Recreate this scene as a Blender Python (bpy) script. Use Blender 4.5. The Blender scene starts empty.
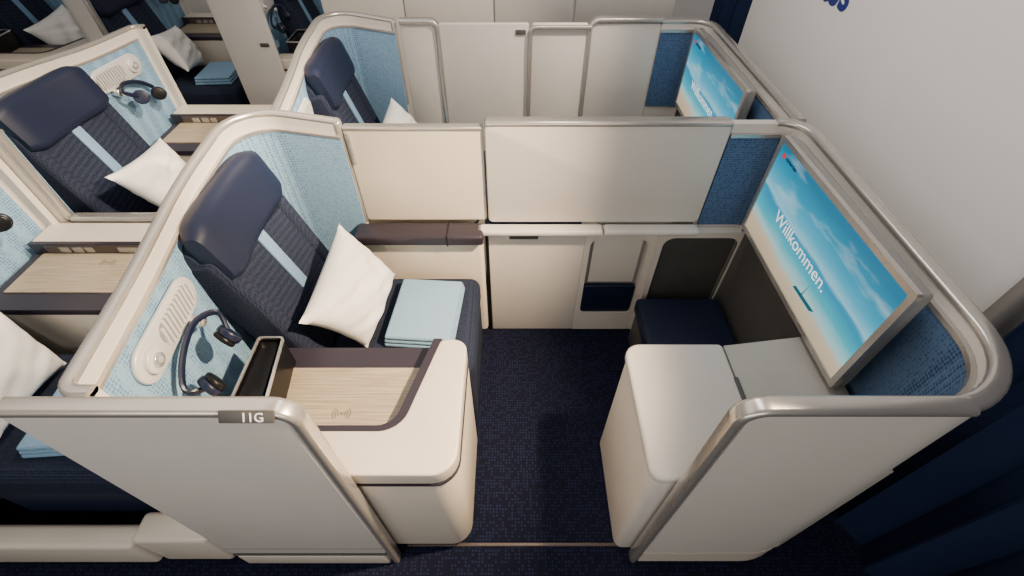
import bpy, bmesh, math, random
from mathutils import Vector, Matrix
random.seed(3)
S = bpy.context.scene
COL = S.collection

# ------------------------------------------------------------ materials
def newmat(name):
    m = bpy.data.materials.new(name); m.use_nodes = True
    return m, m.node_tree, m.node_tree.nodes['Principled BSDF']

def plain(name, col, rough=.5, metal=0., var=.05, scale=6., bump=.0, bscale=300., coat=0., spec=.5):
    m, nt, b = newmat(name)
    tc = nt.nodes.new('ShaderNodeTexCoord')
    n = nt.nodes.new('ShaderNodeTexNoise'); n.inputs['Scale'].default_value = scale; n.inputs['Detail'].default_value = 4
    nt.links.new(tc.outputs['Object'], n.inputs['Vector'])
    r = nt.nodes.new('ShaderNodeValToRGB')
    r.color_ramp.elements[0].position = .3; r.color_ramp.elements[1].position = .7
    r.color_ramp.elements[0].color = (*[c*(1-var) for c in col], 1)
    r.color_ramp.elements[1].color = (*[min(1, c*(1+var)) for c in col], 1)
    nt.links.new(n.outputs['Fac'], r.inputs['Fac']); nt.links.new(r.outputs['Color'], b.inputs['Base Color'])
    b.inputs['Roughness'].default_value = rough; b.inputs['Metallic'].default_value = metal
    b.inputs['Coat Weight'].default_value = coat; b.inputs['Specular IOR Level'].default_value = spec
    if bump > 0:
        n2 = nt.nodes.new('ShaderNodeTexNoise'); n2.inputs['Scale'].default_value = bscale
        nt.links.new(tc.outputs['Object'], n2.inputs['Vector'])
        bp = nt.nodes.new('ShaderNodeBump'); bp.inputs['Strength'].default_value = bump; bp.inputs['Distance'].default_value = .002
        nt.links.new(n2.outputs['Fac'], bp.inputs['Height']); nt.links.new(bp.outputs['Normal'], b.inputs['Normal'])
    return m

def weave(name, c1, c2, scale=120., rough=.85, p0=.25, p1=.6, bump=.35, spec=.25):
    m, nt, b = newmat(name)
    tc = nt.nodes.new('ShaderNodeTexCoord')
    v = nt.nodes.new('ShaderNodeTexVoronoi'); v.inputs['Scale'].default_value = scale; v.inputs['Randomness'].default_value = .25
    nt.links.new(tc.outputs['Object'], v.inputs['Vector'])
    r = nt.nodes.new('ShaderNodeValToRGB')
    r.color_ramp.elements[0].position = p0; r.color_ramp.elements[1].position = p1
    r.color_ramp.elements[0].color = (*c1, 1); r.color_ramp.elements[1].color = (*c2, 1)
    nt.links.new(v.outputs['Distance'], r.inputs['Fac']); nt.links.new(r.outputs['Color'], b.inputs['Base Color'])
    b.inputs['Roughness'].default_value = rough; b.inputs['Specular IOR Level'].default_value = spec
    bp = nt.nodes.new('ShaderNodeBump'); bp.inputs['Strength'].default_value = bump; bp.inputs['Distance'].default_value = .002
    nt.links.new(v.outputs['Distance'], bp.inputs['Height']); nt.links.new(bp.outputs['Normal'], b.inputs['Normal'])
    return m

def carpet(name):
    m, nt, b = newmat(name)
    tc = nt.nodes.new('ShaderNodeTexCoord')
    v = nt.nodes.new('ShaderNodeTexVoronoi'); v.inputs['Scale'].default_value = 80.; v.inputs['Randomness'].default_value = .15
    nt.links.new(tc.outputs['Object'], v.inputs['Vector'])
    sep = nt.nodes.new('ShaderNodeSeparateColor'); nt.links.new(v.outputs['Color'], sep.inputs['Color'])
    m1 = nt.nodes.new('ShaderNodeMath'); m1.operation = 'GREATER_THAN'; m1.inputs[1].default_value = .45
    nt.links.new(sep.outputs['Red'], m1.inputs[0])
    m2 = nt.nodes.new('ShaderNodeMath'); m2.operation = 'LESS_THAN'; m2.inputs[1].default_value = .34
    nt.links.new(v.outputs['Distance'], m2.inputs[0])
    m3 = nt.nodes.new('ShaderNodeMath'); m3.operation = 'MULTIPLY'
    nt.links.new(m1.outputs[0], m3.inputs[0]); nt.links.new(m2.outputs[0], m3.inputs[1])
    mx = nt.nodes.new('ShaderNodeMix'); mx.data_type = 'RGBA'
    mx.inputs['A'].default_value = (.0050, .0060, .017, 1); mx.inputs['B'].default_value = (.011, .016, .046, 1)
    nt.links.new(m3.outputs[0], mx.inputs['Factor']); nt.links.new(mx.outputs['Result'], b.inputs['Base Color'])
    b.inputs['Roughness'].default_value = .95; b.inputs['Specular IOR Level'].default_value = .15
    return m

def wood(name):
    m, nt, b = newmat(name)
    tc = nt.nodes.new('ShaderNodeTexCoord'); mp = nt.nodes.new('ShaderNodeMapping')
    mp.inputs['Scale'].default_value = (3, 90, 3)
    nt.links.new(tc.outputs['Object'], mp.inputs['Vector'])
    n = nt.nodes.new('ShaderNodeTexNoise'); n.inputs['Scale'].default_value = 2.; n.inputs['Detail'].default_value = 6
    nt.links.new(mp.outputs['Vector'], n.inputs['Vector'])
    r = nt.nodes.new('ShaderNodeValToRGB')
    r.color_ramp.elements[0].position = .35; r.color_ramp.elements[1].position = .65
    r.color_ramp.elements[0].color = (.29, .235, .16, 1); r.color_ramp.elements[1].color = (.45, .38, .275, 1)
    nt.links.new(n.outputs['Fac'], r.inputs['Fac']); nt.links.new(r.outputs['Color'], b.inputs['Base Color'])
    b.inputs['Roughness'].default_value = .4
    return m

M_SHELL = plain('shell_grey', (.61, .575, .53), .42, var=.02)
M_CREAM = plain('cream_panel', (.68, .61, .51), .38, var=.02, coat=.2)
M_RIM = plain('satin_metal_rim', (.52, .495, .465), .27, .7, var=.03)
M_CHROME = plain('chrome', (.72, .72, .73), .25, .8, var=.02)
M_SILVER = plain('light_silver_plastic', (.60, .60, .61), .35, .15, var=.02)
M_LBLUE = weave('light_blue_weave', (.09, .185, .32), (.22, .38, .55), 95., p0=.2, p1=.55)
M_BLUE = weave('steel_blue_weave', (.020, .048, .115), (.080, .145, .27), 100.)
M_SEAT = weave('navy_weave', (.006, .010, .024), (.024, .031, .056), 140., bump=.5, spec=.15, rough=.95)
M_LEATHER = plain('navy_leather', (.0068, .0115, .034), .5, bump=.15, spec=.3)
M_PURPLE = plain('aubergine_trim', (.028, .023, .034), .38, spec=.35)
M_BROWN = plain('bronze_band', (.10, .078, .068), .35, .3)
M_WOOD = wood('pale_oak')
M_DGREY = plain('dark_grey_panel', (.065, .064, .062), .55)
M_MGREY = plain('mid_grey_panel', (.24, .235, .225), .5)
M_SHADED = plain('shaded_grey_panel', (.40, .38, .35), .5)  # darker than the shell: shadow on the sloped top painted into the colour
M_BLACK = plain('matte_black', (.004, .004, .005), .35, var=0, spec=.3)
M_WHITE = plain('white_cotton', (.86, .84, .81), .9, bump=.3, bscale=60.)
M_BLANKET = weave('blue_blanket', (.14, .27, .41), (.25, .41, .56), 260.)
M_STRAP = plain('light_blue_strap', (.16, .28, .44), .6)
M_CURT = plain('navy_curtain', (.008, .016, .050), .85, bump=.3, spec=.2)
M_BULK = plain('bulkhead_white', (.80, .775, .75), .7, var=.01)
M_NAVY = plain('navy_plastic', (.006, .010, .032), .35, spec=.4)
M_CARPET = carpet('navy_carpet')
M_TEXTW = plain('white_print', (.9, .9, .9), .5, var=0)
M_TEXTB = plain('blue_print', (.008, .025, .20), .5, var=0)
M_PRINTG = plain('grey_print', (.14, .11, .08), .5, var=0)

def emis(name, col, s):
    m, nt, b = newmat(name)
    b.inputs['Base Color'].default_value = (*[c*.3 for c in col], 1)
    b.inputs['Emission Color'].default_value = (*col, 1); b.inputs['Emission Strength'].default_value = s
    return m
M_LAMP = emis('lamp_glow', (.8, .75, .65), .5)
M_TXT_E = emis('screen_white', (1, 1, 1), 1.1)
M_RED_E = emis('screen_red', (.8, .01, .02), .9)
M_NVY_E = emis('screen_navy', (.02, .03, .12), .3)
M_BOAT = emis('screen_boat', (.01, .18, .26), .5)

def screen_mat():
    m, nt, b = newmat('beach_screen')
    N = nt.nodes.new; L = nt.links.new
    tc = N('ShaderNodeTexCoord'); sp = N('ShaderNodeSeparateXYZ'); L(tc.outputs['Generated'], sp.inputs[0])
    mp = N('ShaderNodeMapping'); mp.inputs['Scale'].default_value = (1, 1.3, 2.6)
    L(tc.outputs['Generated'], mp.inputs['Vector'])
    n = N('ShaderNodeTexNoise'); n.inputs['Scale'].default_value = 2.; n.inputs['Detail'].default_value = 5
    L(mp.outputs[0], n.inputs['Vector'])
    a = N('ShaderNodeMath'); a.operation = 'MULTIPLY_ADD'; a.inputs[1].default_value = .16; L(n.outputs['Fac'], a.inputs[0]); L(sp.outputs['Z'], a.inputs[2])
    a2 = N('ShaderNodeMath'); a2.operation = 'MULTIPLY_ADD'; a2.inputs[1].default_value = -.05; L(sp.outputs['Y'], a2.inputs[0]); L(a.outputs[0], a2.inputs[2])
    r = N('ShaderNodeValToRGB'); cr = r.color_ramp
    cr.elements[0].position = 0; cr.elements[0].color = (.55, .42, .27, 1)
    cr.elements[1].position = 1; cr.elements[1].color = (.00, .18, .33, 1)
    for p, c in ((.20, (.66, .53, .36)), (.27, (.38, .68, .70)), (.38, (.05, .48, .60)), (.52, (.01, .30, .50)), (.545, (.02, .32, .52)), (.58, (.30, .64, .78)), (.68, (.07, .46, .66)), (.82, (.0, .31, .50))):
        e = cr.elements.new(p); e.color = (*c, 1)
    L(a2.outputs[0], r.inputs[0])
    cl = N('ShaderNodeTexNoise'); cl.inputs['Scale'].default_value = 1.7; cl.inputs['Detail'].default_value = 6; L(mp.outputs[0], cl.inputs['Vector'])
    c2 = N('ShaderNodeMapRange'); c2.inputs[1].default_value = .54; c2.inputs[2].default_value = .86; L(cl.outputs['Fac'], c2.inputs[0])
    sk = N('ShaderNodeMapRange'); sk.inputs[1].default_value = .5; sk.inputs[2].default_value = .6; L(sp.outputs['Z'], sk.inputs[0])
    mu = N('ShaderNodeMath'); mu.operation = 'MULTIPLY'; L(c2.outputs[0], mu.inputs[0]); L(sk.outputs[0], mu.inputs[1])
    mx = N('ShaderNodeMix'); mx.data_type = 'RGBA'; L(mu.outputs[0], mx.inputs['Factor']); L(r.outputs[0], mx.inputs['A']); mx.inputs['B'].default_value = (.65, .85, .92, 1)
    b.inputs['Base Color'].default_value = (.01, .01, .01, 1); b.inputs['Roughness'].default_value = .3
    L(mx.outputs['Result'], b.inputs['Emission Color']); b.inputs['Emission Strength'].default_value = 1.05
    return m
M_SCREEN = screen_mat()

# ------------------------------------------------------------ mesh helpers
def finish(name, bm, mat, angle=40, smooth=True):
    bmesh.ops.remove_doubles(bm, verts=bm.verts, dist=1e-6)
    bmesh.ops.recalc_face_normals(bm, faces=bm.faces)
    me = bpy.data.meshes.new(name); bm.to_mesh(me); bm.free()
    me.materials.append(mat)
    if smooth:
        me.polygons.foreach_set('use_smooth', [True]*len(me.polygons))
        me.set_sharp_from_angle(angle=math.radians(angle))
    o = bpy.data.objects.new(name, me); COL.objects.link(o)
    return o

def rbox(name, lo, hi, r, mat, seg=3, mtx=None):
    bm = bmesh.new(); bmesh.ops.create_cube(bm, size=1)
    for v in bm.verts:
        v.co = Vector([(lo[i]+hi[i])/2 + v.co[i]*(hi[i]-lo[i]) for i in range(3)])
    r = min(r, .49*min(hi[i]-lo[i] for i in range(3)))
    if r > 0: bmesh.ops.bevel(bm, geom=bm.edges[:], offset=r, segments=seg, affect='EDGES', profile=.5)
    if mtx is not None: bmesh.ops.transform(bm, matrix=mtx, verts=bm.verts)
    return finish(name, bm, mat)

def rpoly(pts, r, n=5):
    out = []; k = len(pts)
    rr = r if isinstance(r, (list, tuple)) else [r]*k
    for i in range(k):
        c = Vector(pts[i]); a = Vector(pts[i-1])-c; b = Vector(pts[(i+1) % k])-c
        q = min(rr[i], a.length*.49, b.length*.49)
        p1 = c+a.normalized()*q; p2 = c+b.normalized()*q
        for j in range(n+1):
            t = j/n
            w = (1-t)**2*1+2*t*(1-t)*.7071+t*t
            out.append(((p1*(1-t)**2 + c*2*t*(1-t)*.7071 + p2*t*t)/w))
    return out

def rrect(a0, a1, b0, b1, r, n=5):
    return rpoly([(a0, b0), (a1, b0), (a1, b1), (a0, b1)], r, n)

def to3(p, d, plane):
    if plane == 'XY': return Vector((p[0], p[1], d))
    if plane == 'XZ': return Vector((p[0], d, p[1]))
    return Vector((d, p[0], p[1]))

def prism(name, pts, plane, d0, d1, bev, mat, mtx=None, seg=3):
    bm = bmesh.new()
    a = [bm.verts.new(to3(p, d0, plane)) for p in pts]; b = [bm.verts.new(to3(p, d1, plane)) for p in pts]
    n = len(pts)
    fa = bm.faces.new(a); fb = bm.faces.new(b[::-1])
    for i in range(n): bm.faces.new((a[i], b[i], b[(i+1) % n], a[(i+1) % n]))
    bmesh.ops.recalc_face_normals(bm, faces=bm.faces)
    if bev > 0:
        es = list(set(fa.edges[:]+fb.edges[:]))
        bmesh.ops.bevel(bm, geom=es, offset=bev, segments=seg, affect='EDGES', profile=.5)
    if mtx is not None: bmesh.ops.transform(bm, matrix=mtx, verts=bm.verts)
    return finish(name, bm, mat)

def ring(name, outer, inner, plane, d0, d1, mat, mtx=None):
    bm = bmesh.new(); n = len(outer)
    V = [[bm.verts.new(to3(p, d, plane)) for p in L] for L in (outer, inner) for d in (d0, d1)]
    o0, o1, i0, i1 = V
    for i in range(n):
        j = (i+1) % n
        bm.faces.new((o0[i], o0[j], i0[j], i0[i])); bm.faces.new((o1[i], o1[j], i1[j], i1[i]))
        bm.faces.new((o0[i], o0[j], o1[j], o1[i])); bm.faces.new((i0[i], i0[j], i1[j], i1[i]))
    if mtx is not None: bmesh.ops.transform(bm, matrix=mtx, verts=bm.verts)
    return finish(name, bm, mat)

def fillet(pts, r, n=8):
    out = [Vector(pts[0])]
    for i in range(1, len(pts)-1):
        c = Vector(pts[i]); a = Vector(pts[i-1])-c; b = Vector(pts[i+1])-c
        q = r[i-1] if isinstance(r, (list, tuple)) else r
        q = min(q, a.length*.49, b.length*.49)
        p1 = c+a.normalized()*q; p2 = c+b.normalized()*q
        for j in range(n+1):
            t = j/n; w = (1-t)**2+2*t*(1-t)*.7071+t*t
            out.append((p1*(1-t)**2+c*2*t*(1-t)*.7071+p2*t*t)/w)
    out.append(Vector(pts[-1])); return out

def sweep(name, path, sec, mat, side=None, scales=None, closed=False, angle=40):
    bm = bmesh.new(); rings = []; n = len(path); path = [Vector(p) for p in path]
    for i, p in enumerate(path):
        if closed: T = path[(i+1) % n]-path[i-1]
        else: T = path[min(i+1, n-1)]-path[max(i-1, 0)]
        T.normalize()
        if side is None:
            Sd = T.cross(Vector((0, 0, 1))).normalized()
        else: Sd = Vector(side)
        U = Sd.cross(T).normalized()
        sc = scales[i] if scales else 1
        rings.append([bm.verts.new(p+Sd*a*sc+U*b*sc) for a, b in sec])
    k = len(sec)
    for i in range(n if closed else n-1):
        A = rings[i]; B = rings[(i+1) % n]
        for j in range(k): bm.faces.new((A[j], A[(j+1) % k], B[(j+1) % k], B[j]))
    if not closed: bm.faces.new(rings[0]); bm.faces.new(rings[-1][::-1])
    return finish(name, bm, mat, angle)

def circ(r, n=10, ry=None):
    ry = ry or r
    return [(r*math.cos(2*math.pi*i/n), ry*math.sin(2*math.pi*i/n)) for i in range(n)]
def rsec(w, h, r): return [tuple(p) for p in rrect(-w/2, w/2, -h/2, h/2, r, 4)]

def wallstrip(name, path, zb, o0, o1, mat, dz=0.):
    """solid wall following path [(x,y,ztop)], between lateral offsets o0..o1"""
    bm = bmesh.new(); R = []; n = len(path)
    for i, p in enumerate(path):
        t = Vector(path[min(i+1, n-1)]) - Vector(path[max(i-1, 0)]); t.z = 0; t.normalize()
        nn = Vector((-t.y, t.x, 0)); b = Vector((p[0], p[1], 0))
        zbb = zb(p) if callable(zb) else zb
        R.append([bm.verts.new(b+nn*o+Vector((0, 0, z))) for o, z in ((o0, zbb), (o0, p[2]+dz), (o1, p[2]+dz), (o1, zbb))])
    for i in range(n-1):
        for j in range(4): bm.faces.new((R[i][j], R[i][(j+1) % 4], R[i+1][(j+1) % 4], R[i+1][j]))
    bm.faces.new(R[0]); bm.faces.new(R[-1][::-1])
    return finish(name, bm, mat)

def disc(name, c, axis, r, h, mat, bev=.002, n=28, ry=None):
    bm = bmesh.new(); bmesh.ops.create_cone(bm, cap_ends=True, segments=n, radius1=r, radius2=r, depth=h)
    es = [e for e in bm.edges if abs(e.verts[0].co.z-e.verts[1].co.z) < 1e-6]
    if bev > 0: bmesh.ops.bevel(bm, geom=es, offset=min(bev, h*.4), segments=3, affect='EDGES', profile=.5)
    q = Vector((0, 0, 1)).rotation_difference(Vector(axis))
    bmesh.ops.transform(bm, matrix=Matrix.Translation(c) @ q.to_matrix().to_4x4(), verts=bm.verts)
    return finish(name, bm, mat)

def text(name, body, size, mtx, mat, align='LEFT', bold=0., depth=.0006):
    cu = bpy.data.curves.new(name, 'FONT'); cu.body = body; cu.size = size; cu.extrude = depth; cu.align_x = align; cu.offset = bold
    t = bpy.data.objects.new(name, cu); COL.objects.link(t)
    bpy.context.view_layer.update()
    me = bpy.data.meshes.new_from_object(t.evaluated_get(bpy.context.evaluated_depsgraph_get()))
    me.name = name
    bpy.data.objects.remove(t); me.transform(mtx); me.materials.clear(); me.materials.append(mat)
    o = bpy.data.objects.new(name, me); COL.objects.link(o); return o

def frame(ox, xa, ya):
    x = Vector(xa).normalized(); y = Vector(ya).normalized(); z = x.cross(y)
    m = Matrix.Identity(4)
    for i, v in enumerate((x, y, z)):
        for j in range(3): m[j][i] = v[j]
    m.translation = Vector(ox); return m

def thing(name, origin, parts, label, cat, group=None):
    """parts: list of obj or (obj,[subobjs]) built in world coords"""
    e = bpy.data.objects.new(name, None); e.empty_display_size = .05; COL.objects.link(e)
    e.location = origin; off = Matrix.Translation(-Vector(origin))
    for p in parts:
        subs = []
        if isinstance(p, tuple): p, subs = p
        p.data.transform(off); p.parent = e
        for s in subs: s.data.transform(off); s.parent = p
    e['label'] = label; e['category'] = cat
    if group: e['group'] = group
    return e

def single(o, origin, label, cat, group=None):
    o.data.transform(Matrix.Translation(-Vector(origin))); o.location = origin
    o['label'] = label; o['category'] = cat
    if group: o['group'] = group
    return o

_mir = {}
def clone(root, dx, dy, mir=None, label=None, skip=()):
    def cp(o, parent):
        if o.name.split('.')[0] in skip: return None
        c = o.copy()
        if mir is not None and o.data:
            if o.data.name not in _mir:
                d = o.data.copy(); d.transform(Matrix.Diagonal((1, -1, 1, 1))); d.flip_normals(); _mir[o.data.name] = d
            c.data = _mir[o.data.name]
        COL.objects.link(c)
        if parent: c.parent = parent; c.matrix_parent_inverse = Matrix.Identity(4)
        for ch in o.children: cp(ch, c)
        return c
    c = cp(root, None)
    x, y, z = root.location
    c.location = (x+dx, (mir-y if mir is not None else y)+dy, z)
    if label: c['label'] = label
    return c

def struct(o): o['kind'] = 'structure'; return o

YC = 2.02   # mirror sum for column
DY = 1.13   # column pitch
DX = -1.12  # row pitch

# ------------------------------------------------------------ setting
struct(rbox('floor', (-7, -2.5, -.05), (3, 5.2, 0), 0, M_CARPET))
struct(rbox('wall_front', (1.30, .81, 0), (1.36, 2.82, 2.45), .004, M_BULK))
struct(rbox('wall_side', (-7, 4.95, 0), (3, 5.0, 2.45), 0, M_BULK))
struct(rbox('trim_1', (1.28, .765, 0), (1.38, .808, 2.45), .012, M_RIM))
struct(rbox('trim_2', (-.40, .478, 0), (.44, .490, .006), .002, M_BROWN))
t = thing('wall_lettering', (1.299, 2.1, 1.5), [
    text('lettering_line', 'Class', .19, frame((1.2985, 2.0, 1.449), (0, -1, 0), (0, 0, 1)), M_TEXTB, 'RIGHT', .004),
    text('lettering_line', 'Business', .19, frame((1.2985, 2.0, 1.655), (0, -1, 0), (0, 0, 1)), M_TEXTB, 'RIGHT', .004)],
    'bold dark blue cabin class lettering on the white bulkhead', 'lettering')

# curtains
def curtain(y0, y1, x, label):
    pts = []; n = 150
    for i in range(n):
        y = y0+(y1-y0)*i/(n-1)
        ph = (y-y0)*2*math.pi/.16
        pts.append((x+.035*math.sin(ph)+.012*math.sin(ph*.37+1), y+.018*math.sin(2*ph), 2.3))
    o = wallstrip('curtain', pts, .02, -.003, .003, M_CURT)
    h = rbox('curtain_rail', (x-.02, y0, 2.3), (x+.02, y1, 2.33), .005, M_RIM)
    return thing('curtain', (x, (y0+y1)/2, 0), [o, h], label, 'curtain')
curtain(-1.0, .745, 1.31, 'navy pleated fabric curtain closing the aisle')
curtain(2.86, 3.30, 1.31, 'navy pleated curtain beside the white bulkhead')

# ------------------------------------------------------------ near aisle partitions
PM = frame((-.508, .4205, 1.1955), (1, 0, 0), (0, .62, .78))
pl = rbox('number_plate', (-.055, -.013, -.003), (.052, .013, .003), .002, M_DGREY, 2, PM)
ptx = text('seat_number', '11G', .026, PM @ Matrix.Translation((-.012, -.009, .0032)), M_TEXTW, 'LEFT', .0003)
panL = rbox('panel', (-1.0, .425, .13), (-.445, .462, 1.19), .006, M_SHELL)
railL = sweep('edge_rail', fillet([(-1.0, .443, 1.192), (-.432, .443, 1.192), (-.432, .443, .0)], .05), rsec(.042, .024, .010), M_RIM, side=(0, 1, 0))
kick = rbox('kick_plate', (-.98, .418, .012), (-.45, .47, .118), .008, M_CREAM)
grv = rbox('groove_strip', (-.99, .42, .120), (-.445, .466, .129), .001, M_DGREY)
grv2 = rbox('groove_strip', (-.99, .4235, .196), (-.447, .43, .201), 0, M_MGREY)
thing('aisle_partition', (-.72, .445, 0), [panL, railL, kick, grv, grv2, (pl, [ptx])],
      'light grey aisle partition with satin metal edge and seat number plate', 'partition')

# ------------------------------------------------------------ seat shell
def build_shell(xend):
    SP = fillet([(-.84, .475, 1.195), (-.90, .475, 1.195), (-.945, .80, 1.20), (-.985, 1.15, 1.235), (-.985, 1.572, 1.27), (xend, 1.572, 1.215)], [.05, .1, .1, .17], 8)
    body = wallstrip('shell_body', SP, .0, -.014, .014, M_SHELL)
    rim = sweep('rim', SP, rsec(.030, .022, .009), M_RIM)
    post = rbox('edge_post', (xend-.02, 1.554, .74), (xend+.008, 1.590, 1.222), .012, M_RIM)
    SPi = [p for p in SP if p.y > .5]
    fab = wallstrip('fabric_panel', SPi, .55, -.022, -.014, M_LBLUE, dz=-.055)
    brd = wallstrip('panel_border', SPi, lambda p: p[2]-.058, -.026, -.014, M_RIM, dz=-.048)
    ang = math.atan2(.04, .35)
    LM = Matrix.Translation((-.912, .745, 1.055)) @ Matrix.Rotation(ang, 4, 'Z')
    plate = prism('lamp_plate', rrect(-.165, .165, -.057, .057, .057, 8), 'YZ', 0, .014, .005, M_SILVER, LM)
    rec = prism('vent_recess', rrect(-.045, .145, -.038, .038, .038, 8), 'YZ', .0135, .0145, 0, M_MGREY, LM)
    bm = bmesh.new()
    for k in range(11):
        y = -.032+k*.0165
        h = .038 if 0 < k < 10 else .026
        r_ = bmesh.ops.create_cube(bm, size=1)
        for v in r_['verts']:
            v.co = Vector((.017+v.co.x*.006, y+v.co.y*.0095+v.co.z*.010, v.co.z*2*h))
    bmesh.ops.transform(bm, matrix=LM, verts=bm.verts)
    slat = finish('vent_grille', bm, M_SILVER)
    ax = LM.to_3x3() @ Vector((1, 0, 0))
    lampr = disc('lamp_ring', LM @ Vector((.018, -.105, 0)), ax, .036, .016, M_SILVER, .004)
    lens = disc('lamp_lens', LM @ Vector((.028, -.105, 0)), ax, .020, .010, M_CHROME, .003)
    dot = disc('lamp_dot', LM @ Vector((.034, -.105, 0)), ax, .008, .003, M_LAMP, .001)
    hook = disc('headset_hook', LM @ Vector((.022, .075, -.072)), ax, .019, .04, M_CHROME, .004)
    return thing('seat_shell', (-.94, 1.05, 0), [body, rim, post, fab, brd, (plate, [rec, slat, lampr, lens, dot]), hook],
              'curved grey shell lined in light blue fabric with reading light', 'seat shell', 'seat shells')
shell = build_shell(-.63)

# ------------------------------------------------------------ seat (main)
def build_seat():
    a = math.radians(-16)
    BM = Matrix.Translation((-.705, 1.212, .455)) @ Matrix.Rotation(math.radians(3), 4, 'Z') @ Matrix.Rotation(a, 4, 'Y')
    back = rbox('backrest', (-.15, -.245, -.02), (-.01, .245, .73), .055, M_SEAT, 6, BM)
    bol = []
    for s in (-1, 1):
        bol.append(rbox('side_bolster', (-.13, s*.215-.035, .02), (.004, s*.215+.035, .66), .025, M_SEAT, 5, BM))
    strap = rbox('strap', (-.012, -.026, .29), (-.001, .026, .56), .004, M_STRAP, 2, BM)
    path = []; sc = []
    for i in range(25):
        s = -1+2*i/24; y = s*.24
        path.append(BM @ Vector((-.032+.030*s*s, y, .660)))
        sc.append(max(.6, (1-abs(s)**9)**.5) if abs(s) < 1 else .55)
    sec = [tuple(p) for p in rrect(-.050, .050, -.113, .113, .042, 6)]
    bm = bmesh.new(); R = []
    xd = BM.to_3x3() @ Vector((1, 0, 0)); zd = BM.to_3x3() @ Vector((0, 0, 1))
    for p, c in zip(path, sc):
        R.append([bm.verts.new(p+xd*q[0]*c+zd*q[1]*(c*.5+.5)) for q in sec])
    k = len(sec)
    for i in range(24):
        for j in range(k): bm.faces.new((R[i][j], R[i][(j+1) % k], R[i+1][(j+1) % k], R[i+1][j]))
    bm.faces.new(R[0]); bm.faces.new(R[-1][::-1])
    head = finish('headrest', bm, M_LEATHER, 60)
    ep = BM @ Vector((.0225, .12, .71))
    emb = ring('emblem', [tuple(p) for p in circ(.013, 20)], [tuple(p) for p in circ(.0105, 20)], 'YZ', 0, .001, M_STRAP,
               Matrix.Translation(ep) @ BM.to_3x3().to_4x4())
    cush = rbox('seat_cushion', (-.72, .965, .35), (-.145, 1.47, .50), .045, M_SEAT, 6)
    base = rbox('seat_base', (-.68, .98, .0), (-.20, 1.46, .36), .02, M_LEATHER, 3)
    leg = rbox('leg_rest', (-.215, .975, .06), (-.15, 1.46, .40), .03, M_SEAT, 4)
    return thing('airline_seat', (-.45, 1.2, 0), [back, (head, [emb]), strap, cush, base, leg]+bol,
                 'navy woven airline seat with leather headrest and light blue strap', 'seat', 'airline seats')
seat = build_seat()

ar = [rbox('armrest_body', (-.655, 1.485, .05), (-.125, 1.548, .70), .02, M_CREAM, 4),
      rbox('armrest_pad', (-.66, 1.45, .70), (-.12, 1.55, .752), .012, M_PURPLE, 4),
      rbox('pad_seam', (-.275, 1.449, .699), (-.269, 1.5505, .7535), 0, M_BLACK)]
armrest = thing('armrest', (-.39, 1.52, 0), ar, 'cream armrest with aubergine leather top beside the seat', 'armrest', 'armrests')

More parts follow.
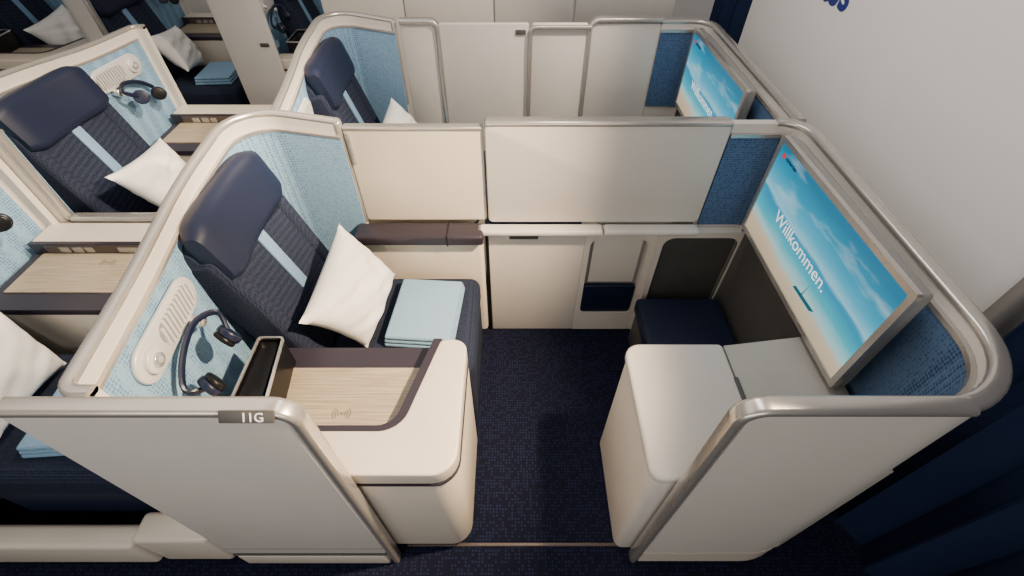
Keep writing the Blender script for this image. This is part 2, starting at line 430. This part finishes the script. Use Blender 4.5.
# ------------------------------------------------------------ side console
def build_console():
    Y1 = .925
    out = [(-.86, .472), (-.15, .472), (-.15, Y1), (-.86, Y1)]
    b1 = prism('console_body', rpoly(out, [.01, .07, .05, .01], 6), 'XY', .06, .675, .006, M_CREAM)
    pt = prism('console_plinth', rpoly([(-.84, .49), (-.19, .49), (-.19, Y1-.03), (-.84, Y1-.03)], [.01, .05, .04, .01], 6), 'XY', .0, .062, 0, M_DGREY)
    ln = prism('trim_line', rpoly([(-.855, .469), (-.147, .469), (-.147, Y1+.003), (-.855, Y1+.003)], [.01, .072, .052, .01], 6), 'XY', .675, .683, 0, M_PURPLE)
    L = [(-.86, .472), (-.15, .472), (-.15, Y1), (-.240, Y1), (-.325, .60), (-.86, .60)]
    b2 = prism('raised_surround', rpoly(L, [.02, .07, .05, .02, .06, .02], 6), 'XY', .684, .752, .007, M_CREAM, seg=4)
    L2 = [(-.86, .597), (-.322, .597), (-.235, Y1+.002), (-.262, Y1+.002), (-.345, .615), (-.86, .615)]
    b3 = prism('inner_trim', rpoly(L2, [.001, .06, .001, .001, .045, .001], 6), 'XY', .684, .753, 0, M_PURPLE)
    w2 = prism('dark_border', rpoly([(-.86, .605), (-.335, .605), (-.250, Y1), (-.86, Y1)], .004, 3), 'XY', .684, .700, 0, M_PURPLE)
    w = prism('wood_top', rpoly([(-.82, .618), (-.350, .618), (-.292, .84), (-.82, .84)], [.004, .03, .01, .004], 4), 'XY', .700, .706, 0, M_WOOD)
    bm = bmesh.new()
    c = Vector((-.52, .675, .7063))
    def arc(r, a0, a1, w=.0016):
        V = []
        for i in range(9):
            a = a0+(a1-a0)*i/8
            for q in (r-w, r+w): V.append(bm.verts.new(c+Vector((q*math.cos(a), q*math.sin(a), 0.0004))))
        for i in range(8): bm.faces.new((V[2*i], V[2*i+1], V[2*i+3], V[2*i+2]))
    for s in (0, math.pi):
        for r in (.011, .019, .027): arc(r, s-.7, s+.7)
    arc(.0025, 0, 2*math.pi, .002)
    sym = finish('contactless_symbol', bm, M_PRINTG)
    band = rbox('bronze_band', (-.80, .612, .700), (-.36, .618, .747), .002, M_BROWN)
    ctr = []
    for x0, x1 in ((-.74, -.70), (-.685, -.645), (-.635, -.60), (-.50, -.42)):
        ctr.append(rbox('control_button', (x0, .617, .711), (x1, .620, .738), .001, M_RIM))
    # upright stowage pocket, skewed slightly
    po = [(-.800, .615), (-.690, .615), (-.722, .880), (-.805, .880)]
    pi = [(-.794, .621), (-.697, .621), (-.728, .874), (-.799, .874)]
    o = rpoly(po, .012, 4); i = rpoly(pi, .009, 4)
    fr = ring('pocket_frame', o, i, 'XY', .822, .830, M_CHROME)
    wl = ring('pocket_wall', rpoly([(-.799, .617), (-.692, .617), (-.724, .878), (-.804, .878)], .012, 4), i, 'XY', .70, .823, M_BLACK)
    bt = prism('pocket_floor', pi, 'XY', .70, .71, 0, M_BLACK)
    tb = prism('pocket_lid', [(-.793, .623), (-.715, .623), (-.742, .872), (-.798, .872)], 'XY', .800, .812, .002, M_BLACK)
    return thing('side_console', (-.5, .7, 0), [b1, pt, ln, b2, b3, w2, (w, [sym]), (band, ctr), (fr, [wl, bt, tb])],
                 'cream rounded side console with pale wood top and aubergine trim', 'console', 'side consoles')
console = build_console()

# ------------------------------------------------------------ soft goods
def build_pillow():
    c = [Vector(p) for p in ((-.71, .955, .80), (-.56, 1.045, .525), (-.50, 1.38, .60), (-.68, 1.415, .86))]
    nrm = (c[1]-c[0]).cross(c[3]-c[0]).normalized()
    if nrm.x < 0: nrm = -nrm
    n = 26; bm = bmesh.new(); G = {}
    for side in (1, -1):
        for i in range(n+1):
            for j in range(n+1):
                s = i/n; t = j/n
                S2 = 2*s-1; T2 = 2*t-1
                ks = 1-.09*(1-T2*T2)*abs(S2)**3; kt = 1-.09*(1-S2*S2)*abs(T2)**3
                s2 = (S2*ks+1)/2; t2 = (T2*kt+1)/2
                p = c[0]*(1-s2)*(1-t2)+c[1]*s2*(1-t2)+c[2]*s2*t2+c[3]*(1-s2)*t2
                h = .085*((1-abs(S2)**2.6)*(1-abs(T2)**2.6))**.6
                h += .010*math.sin(7*S2+3*T2)*math.cos(6*T2-2*S2)*(1-S2*S2)*(1-T2*T2)*1.6
                h += .004*math.sin(15*S2-9*T2)*(1-S2**4)*(1-T2**4)
                if i in (0, n) or j in (0, n):
                    if side == -1: G[(side, i, j)] = G[(1, i, j)]; continue
                    h = 0
                G[(side, i, j)] = bm.verts.new(p+nrm*h*side*(1 if side == 1 else .8))
    for side in (1, -1):
        for i in range(n):
            for j in range(n):
                bm.faces.new((G[(side, i, j)], G[(side, i+1, j)], G[(side, i+1, j+1)], G[(side, i, j+1)]))
    o = finish('pillow', bm, M_WHITE, 80)
    return single(o, (-.6, 1.2, .52), 'white cotton pillow leaning on the navy seat back', 'pillow', 'pillows')
pillow = build_pillow()

def build_blanket():
    MM = Matrix.Translation((-.355, 1.225, .5)) @ Matrix.Rotation(math.radians(-4), 4, 'Z')
    ps = []
    for k in range(3):
        w = .137-.003*k; d = .170-.004*k
        ps.append(rbox('folded_layer', (-w, -d, .001+k*.019), (w, d, .021+k*.019), .0095, M_BLANKET, 4, MM))
    return thing('folded_blanket', (-.355, 1.225, .5), ps, 'light blue folded blanket lying on the seat cushion', 'blanket', 'blankets')
blanket = build_blanket()

def build_headset():
    A = Vector((-.81, .80, .950)); C = Vector((-.82, .655, .905))
    path = []
    P = [A, Vector((-.845, .845, .995)), Vector((-.875, .79, 1.015)), Vector((-.872, .69, .985)), Vector((-.858, .625, .93)), C]
    for i in range(len(P)-1):
        p0 = P[max(i-1, 0)]; p1 = P[i]; p2 = P[i+1]; p3 = P[min(i+2, len(P)-1)]
        for k in range(6):
            t = k/6
            path.append(.5*((2*p1)+(p2-p0)*t+(2*p0-5*p1+4*p2-p3)*t*t+(-p0+3*p1-3*p2+p3)*t**3))
    path.append(C)
    band = sweep('headband', path, circ(.007, 8, .011), M_NAVY)
    ax = Vector((.55, .75, .3)).normalized(); ax2 = Vector((.6, .7, .2)).normalized()
    cups = []
    for p, s, a_ in ((A, -1, ax), (C, 1, ax2)):
        cup = disc('ear_cup', p, a_, .036, .022, M_NAVY, .006)
        pad = disc('ear_pad', p+a_*.018*s, a_, .033, .016, M_BLACK, .006)
        cups.append((cup, [pad]))
    return thing('headset', (-.83, .73, .90), [band]+cups, 'navy over-ear headset hanging on the seat shell', 'headphones', 'headsets')
headset = build_headset()

# ------------------------------------------------------------ front part of suite
XR = 1.060
RP = fillet([(.47, .445, 1.19), (XR, .445, 1.19), (XR, 1.572, 1.215), (.80, 1.572, 1.215)], [.21, .10], 12)
def front_wall(full=True):
    P = RP if full else [Vector((XR, .46, 1.205))]+[p for p in RP if p.y > .66]
    bd = wallstrip('wall_body', P, .13 if full else 0, -.016, .016, M_SHELL)
    Pq = [p for p in P if not (p.y < .5 and p.x < .92)]
    fb = wallstrip('fabric_panel', Pq, .74, .016, .024, M_BLUE, dz=-.045)
    bb = wallstrip('panel_border', Pq, lambda p: p[2]-.050, .016, .029, M_RIM, dz=-.036)
    lw = wallstrip('lower_panel', [p for p in P if p.y > .52 and p.x > 1.0], .0, .016, .04, M_DGREY, dz=-.475)
    parts = [bd, fb, bb, lw]
    if full:
        rp = fillet([(.455, .445, 0), (.455, .445, 1.192), (.90, .445, 1.192)], .05)
        parts.append(sweep('edge_rail', rp, rsec(.042, .024, .010), M_RIM, side=(0, 1, 0)))
        q = [p for p in RP if p.x > .84]
        parts.append(sweep('rim', q, rsec(.040, .024, .010), M_RIM))
        kp = [Vector((p.x, p.y, .12)) for p in RP if p.y < 1.4]+[Vector((XR, 1.5, .12))]
        parts.append(wallstrip('kick_plate', kp, .01, -.018, .018, M_CREAM))
        parts.append(wallstrip('groove_strip', kp, .12, -.012, .012, M_DGREY, dz=.012))
    else:
        parts.append(sweep('rim', P, rsec(.040, .024, .010), M_RIM))
    return thing('monitor_wall', (1.0, 1.0, 0), parts, 'curved grey suite wall lined with steel blue fabric', 'partition', 'monitor walls')
mw = front_wall(True)
mw2 = front_wall(False); mw2.location.y += DY

def build_monitor():
    fr = ring('monitor_frame', rrect(.718, 1.490, .785, 1.212, .010, 4), rrect(.738, 1.470, .805, 1.192, .004, 4), 'YZ', .952, .968, M_RIM)
    bk = prism('monitor_housing', rrect(.720, 1.488, .787, 1.210, .010, 4), 'YZ', .966, .996, .004, M_MGREY)
    mt = rbox('wall_mount', (.99, .85, .86), (1.040, 1.36, 1.12), .01, M_DGREY)
    sc = prism('screen', rrect(.738, 1.470, .805, 1.192, .002, 2), 'YZ', .957, .965, 0, M_SCREEN)
    F = lambda y, z, e=.0: frame((.9562-e, y, z), (0, -1, 0), (0, 0, 1))
    tx = text('welcome_text', 'Willkommen.', .068, F(1.325, .955), M_TXT_E, 'LEFT', -.0003, .0003)
    lg = disc('logo_mark', (.9562, 1.435, 1.155), (1, 0, 0), .010, .001, M_RED_E, 0)
    lt = text('logo_text', 'edelweiss', .021, F(1.420, 1.149), M_NVY_E, 'LEFT', .0006, .0003)
    bt = prism('boat_picture', [(1.07, .862), (.955, .868), (.935, .884), (.97, .882), (1.06, .876)], 'YZ', .9558, .9568, 0, M_BOAT)
    bt2 = prism('boat_mast', [(1.022, .87), (1.017, .87), (1.01, .93)], 'YZ', .9558, .9568, 0, M_BOAT)
    return thing('monitor', (1.04, 1.1, .78), [fr, bk, mt, (sc, [tx, lg, lt, bt, bt2])], 'large wall screen in satin frame showing a beach welcome picture', 'monitor', 'monitors')
mon = build_monitor()

def build_cabinet():
    b = prism('cabinet_body', rpoly([(.39, .475), (.72, .475), (.72, .93), (.39, .93)], [.03, .008, .012, .05], 6), 'XY', .0, .672, .004, M_SHELL)
    l = prism('lid', rpoly([(.383, .474), (.722, .474), (.722, .936), (.383, .936)], [.035, .015, .018, .055], 6), 'XY', .676, .712, .012, M_SHELL, seg=4)
    g = prism('lid_gap', rpoly([(.395, .48), (.718, .48), (.718, .925), (.395, .925)], .04, 4), 'XY', .671, .677, 0, M_DGREY)
    pts = [(.726, .0), (1.015, .0), (1.015, .765), (.99, .765), (.76, .715), (.726, .708)]
    s = prism('sloped_top', pts, 'XZ', .475, .93, .004, M_SHADED)
    h = rbox('latch', (.715, .62, .709), (.729, .80, .716), .003, M_DGREY)
    return thing('storage_cabinet', (.7, .7, 0), [b, l, g, s, h], 'light grey storage cabinet with rounded lid beneath the screen', 'cabinet', 'storage cabinets')
cab = build_cabinet()

ot = [rbox('ottoman_cushion', (.60, .96, .24), (1.0, 1.48, .33), .02, M_LEATHER, 5),
      rbox('ottoman_base', (.615, .97, .0), (1.0, 1.47, .245), .01, M_DGREY)]
ottoman = thing('ottoman', (.8, 1.2, 0), ot, 'navy leather footrest in the foot well', 'footrest', 'footrests')

# ------------------------------------------------------------ dividers
dv = [prism('divider_panel', rrect(-.62, -.108, .755, 1.195, .012, 3), 'XZ', 1.562, 1.586, .004, M_CREAM),
      rbox('top_rail', (-.62, 1.555, 1.187), (-.108, 1.593, 1.201), .006, M_RIM),
      rbox('handle', (-.615, 1.553, 1.04), (-.60, 1.563, 1.18), .004, M_RIM)]
div1 = thing('sliding_divider', (-.36, 1.574, .755), dv, 'cream sliding divider panel behind the seat armrest', 'divider')
dv = [prism('divider_panel', rrect(-.10, .795, .755, 1.215, .02, 4), 'XZ', 1.545, 1.590, .006, M_SHELL),
      rbox('top_rail', (-.10, 1.541, 1.207), (.795, 1.594, 1.228), .01, M_RIM)]
div2 = thing('fixed_divider', (.35, 1.57, .755), dv, 'light grey tall divider panel between neighbouring suites', 'divider')

lo = [rbox('lower_panel', (-.105, 1.535, .0), (.325, 1.57, .722), .004, M_SHELL)]
rr = rrect(.325, .64, .0, .722, .002, 5)
pf = ring('pocket_surround', rr, rrect(.35, .61, .14, .66, .035, 5), 'XZ', 1.535, 1.570, M_SHELL)
pb = rbox('pocket_back', (.33, 1.568, .1), (.635, 1.574, .70), 0, M_MGREY)
pw = rbox('clear_card', (.37, 1.556, .36), (.59, 1.563, .645), .004, M_SHELL)
pp = prism('pocket_flap', rrect(.352, .608, .142, .345, .015, 4), 'XZ', 1.541, 1.562, .005, M_NAVY)
lo += [(pf, [pb, pw, pp])]
ff = ring('footwell_surround', rrect(.64, 1.015, .0, .722, .002, 5), rrect(.665, .995, .20, .69, .05, 5), 'XZ', 1.515, 1.555, M_SHELL)
fb = rbox('footwell_back', (.645, 1.540, .05), (1.01, 1.552, .71), 0, M_DGREY)
lo += [(ff, [fb])]
lo += [rbox('ledge', (-.155, 1.485, .722), (.385, 1.543, .752), .012, M_SHELL, 4),
       rbox('ledge', (.391, 1.485, .722), (.795, 1.543, .752), .012, M_SHELL, 4),
       rbox('shadow_gap', (-.10, 1.529, .708), (.80, 1.536, .722), 0, M_MGREY),
       rbox('latch_plate', (-.012, 1.525, .672), (.115, 1.536, .708), .003, M_DGREY),
       rbox('end_seam', (-.118, 1.53, .0), (-.107, 1.56, .722), 0, M_BLACK)]
lowwall = thing('suite_side_wall', (.4, 1.55, 0), lo, 'light grey low side wall with ledge, pocket and foot well', 'partition')

Y2 = 1.575+DY
fw = []
X = [(-.60, -.41), (-.395, .09), (.11, .41), (.425, .80)]
for i, (a, b) in enumerate(X):
    fw.append(prism('door_panel' if i in (1, 2) else 'wall_panel', rrect(a, b, .02, 1.205, .01, 3), 'XZ', Y2-.012, Y2+.012, .004, M_SHELL))
fw += [sweep('edge_post', fillet([(-.60, Y2, 1.215), (-.402, Y2, 1.215), (-.402, Y2, .02)], .04), rsec(.05, .028, .01), M_RIM, side=(0, 1, 0)),
       sweep('edge_post', fillet([(.10, Y2-.02, .02), (.10, Y2-.02, 1.19), (.425, Y2-.02, 1.19)], .03), rsec(.03, .02, .006), M_RIM, side=(0, 1, 0)),
       sweep('edge_post', fillet([(.42, Y2, .02), (.42, Y2, 1.222), (.80, Y2, 1.222)], .05), rsec(.05, .026, .01), M_RIM, side=(0, 1, 0)),
       rbox('door_latch', (.02, Y2-.02, 1.15), (.075, Y2-.012, 1.175), .002, M_DGREY)]
door2 = thing('suite_door_wall', (.1, Y2, 0), fw, 'light grey suite wall with closed sliding aisle door', 'partition')

Y3 = 3.34
for k, (a, b) in enumerate(((-1.95, -1.62), (-1.22, -.70), (-.69, -.12), (-.11, .40), (.41, 1.05))):
    ps = [prism('panel', rrect(a, b, .02, 1.20, .01, 3), 'XZ', Y3-.015, Y3+.015, .004, M_SHELL),
          rbox('top_rail', (a, Y3-.022, 1.195), (b, Y3+.022, 1.22), .008, M_RIM)]
    if k in (0, 2, 3): ps.append(rbox('latch_plate', (b-.09, Y3-.02, .86), (b-.03, Y3-.015, .885), .002, M_DGREY))
    thing('window_suite_partition', ((a+b)/2, Y3, 0), ps, 'light grey window suite partition along the second aisle', 'partition', 'window suite partitions')

# ------------------------------------------------------------ repeats
mods = [shell, seat, armrest, console, pillow, blanket, headset]
shell2 = build_shell(-.79)
SK = ('pocket_frame',)
for m in mods:
    if m is not armrest: clone(m, 0, DY)
clone(mon, 0, DY); clone(cab, 0, DY); clone(ottoman, 0, DY)
mods2 = [shell2, seat, console, pillow, blanket, headset]
for m in mods2[1:]: clone(m, DX, 0, mir=YC, skip=SK)
clone(shell2, DX, 0, mir=YC)
for m in mods2: clone(m, DX, DY, mir=YC, skip=SK)
DY3 = 2.90
for m in mods: clone(m, -.82, DY3)
for m in mods2: clone(m, -1.94, DY3, mir=YC, skip=SK)
for m in mods: clone(m, -3.06, DY3)
for o in list(shell2.children_recursive)+[shell2]: bpy.data.objects.remove(o)

ld = [rbox('low_panel', (-1.90, 1.56, 0), (-1.03, 1.592, .75), .006, M_SHELL),
      rbox('top_rail', (-1.90, 1.552, .748), (-1.03, 1.60, .772), .01, M_RIM)]
thing('low_divider', (-1.5, 1.575, 0), ld, 'low light grey divider with satin rail between two seats', 'divider')
sl = [rbox('sill_body', (-2.1, .42, .01), (-1.30, .50, .22), .02, M_CREAM, 4),
      rbox('sill_end', (-1.29, .43, .01), (-1.03, .53, .26), .02, M_CREAM, 4)]
thing('aisle_sill', (-1.5, .46, 0), sl, 'low beige sill panel along the aisle beside a seat', 'panel')

# ------------------------------------------------------------ real cabin height: squeeze furniture heights slightly
SQ = .055
def fz(z): return z*(1-SQ/1.2) if z < 1.2 else z-SQ
bpy.context.view_layer.update()
done = set()
for o in COL.objects:
    if o.type != 'MESH' or o.data.name in done: continue
    done.add(o.data.name)
    if o.get('kind') == 'structure': continue
    oz = o.matrix_world.translation.z; noz = fz(oz)
    for v in o.data.vertices: v.co.z = fz(v.co.z+oz)-noz
for o in COL.objects:
    if o.parent is None and o.get('kind') != 'structure': o.location.z = fz(o.location.z)
CAMZ = 2-SQ

# ------------------------------------------------------------ light
w = bpy.data.worlds.new('world'); S.world = w; w.use_nodes = True
bg = w.node_tree.nodes['Background']; bg.inputs[0].default_value = (1., .95, .90, 1); bg.inputs[1].default_value = .27

def area(name, loc, tgt, sx, sy, power, col):
    l = bpy.data.lights.new(name, 'AREA'); l.shape = 'RECTANGLE'; l.size = sx; l.size_y = sy; l.energy = power; l.color = col
    o = bpy.data.objects.new(name, l); COL.objects.link(o); o.location = loc
    o.rotation_euler = (Vector(tgt)-Vector(loc)).to_track_quat('-Z', 'Y').to_euler()
    return o
def spot(name, loc, tgt, power, col, ang, blend=.7, rad=.06):
    l = bpy.data.lights.new(name, 'SPOT'); l.energy = power; l.color = col; l.spot_size = math.radians(ang); l.spot_blend = blend; l.shadow_soft_size = rad
    o = bpy.data.objects.new(name, l); COL.objects.link(o); o.location = loc
    o.rotation_euler = (Vector(tgt)-Vector(loc)).to_track_quat('-Z', 'Y').to_euler()
    return o
area('ceiling_light', (-1.8, 1.9, 3.2), (-1.4, 1.7, 0), 3, 2, 26, (1, .93, .86))
area('aisle_fill', (-.6, -1.5, 1.9), (-.1, .6, .7), 3.2, .8, 34, (1, .94, .88))  # unseen fill added behind the camera to brighten the aisle-facing walls
area('bulkhead_fill', (.2, 1.6, 2.9), (1.3, 1.6, 1.6), 1.5, .4, 20, (1, .95, .91))  # fill added only to brighten the bulkhead, no fixture there
spot('warm_spot', (1.0, .70, 2.25), (-.62, 1.02, .70), 680, (1, .75, .49), 62)  # unseen warm overhead light, cone shaped to miss the cabinet
spot('warm_spot', (.0, 1.6, 2.5), (-1.9, 1.8, .75), 420, (1, .79, .57), 60)  # unseen warm spot over the row behind
spot('warm_spot', (1.0, 1.9, 2.5), (-.4, 2.5, .9), 240, (1, .82, .64), 60)  # unseen warm spot over the second suite

cam = bpy.data.cameras.new('camera'); co = bpy.data.objects.new('camera', cam); COL.objects.link(co)
cam.lens = 16; cam.sensor_width = 36; cam.clip_start = .02
co.location = (0, 0, CAMZ); co.rotation_euler = (math.radians(43.4), 0, 0)
S.camera = co
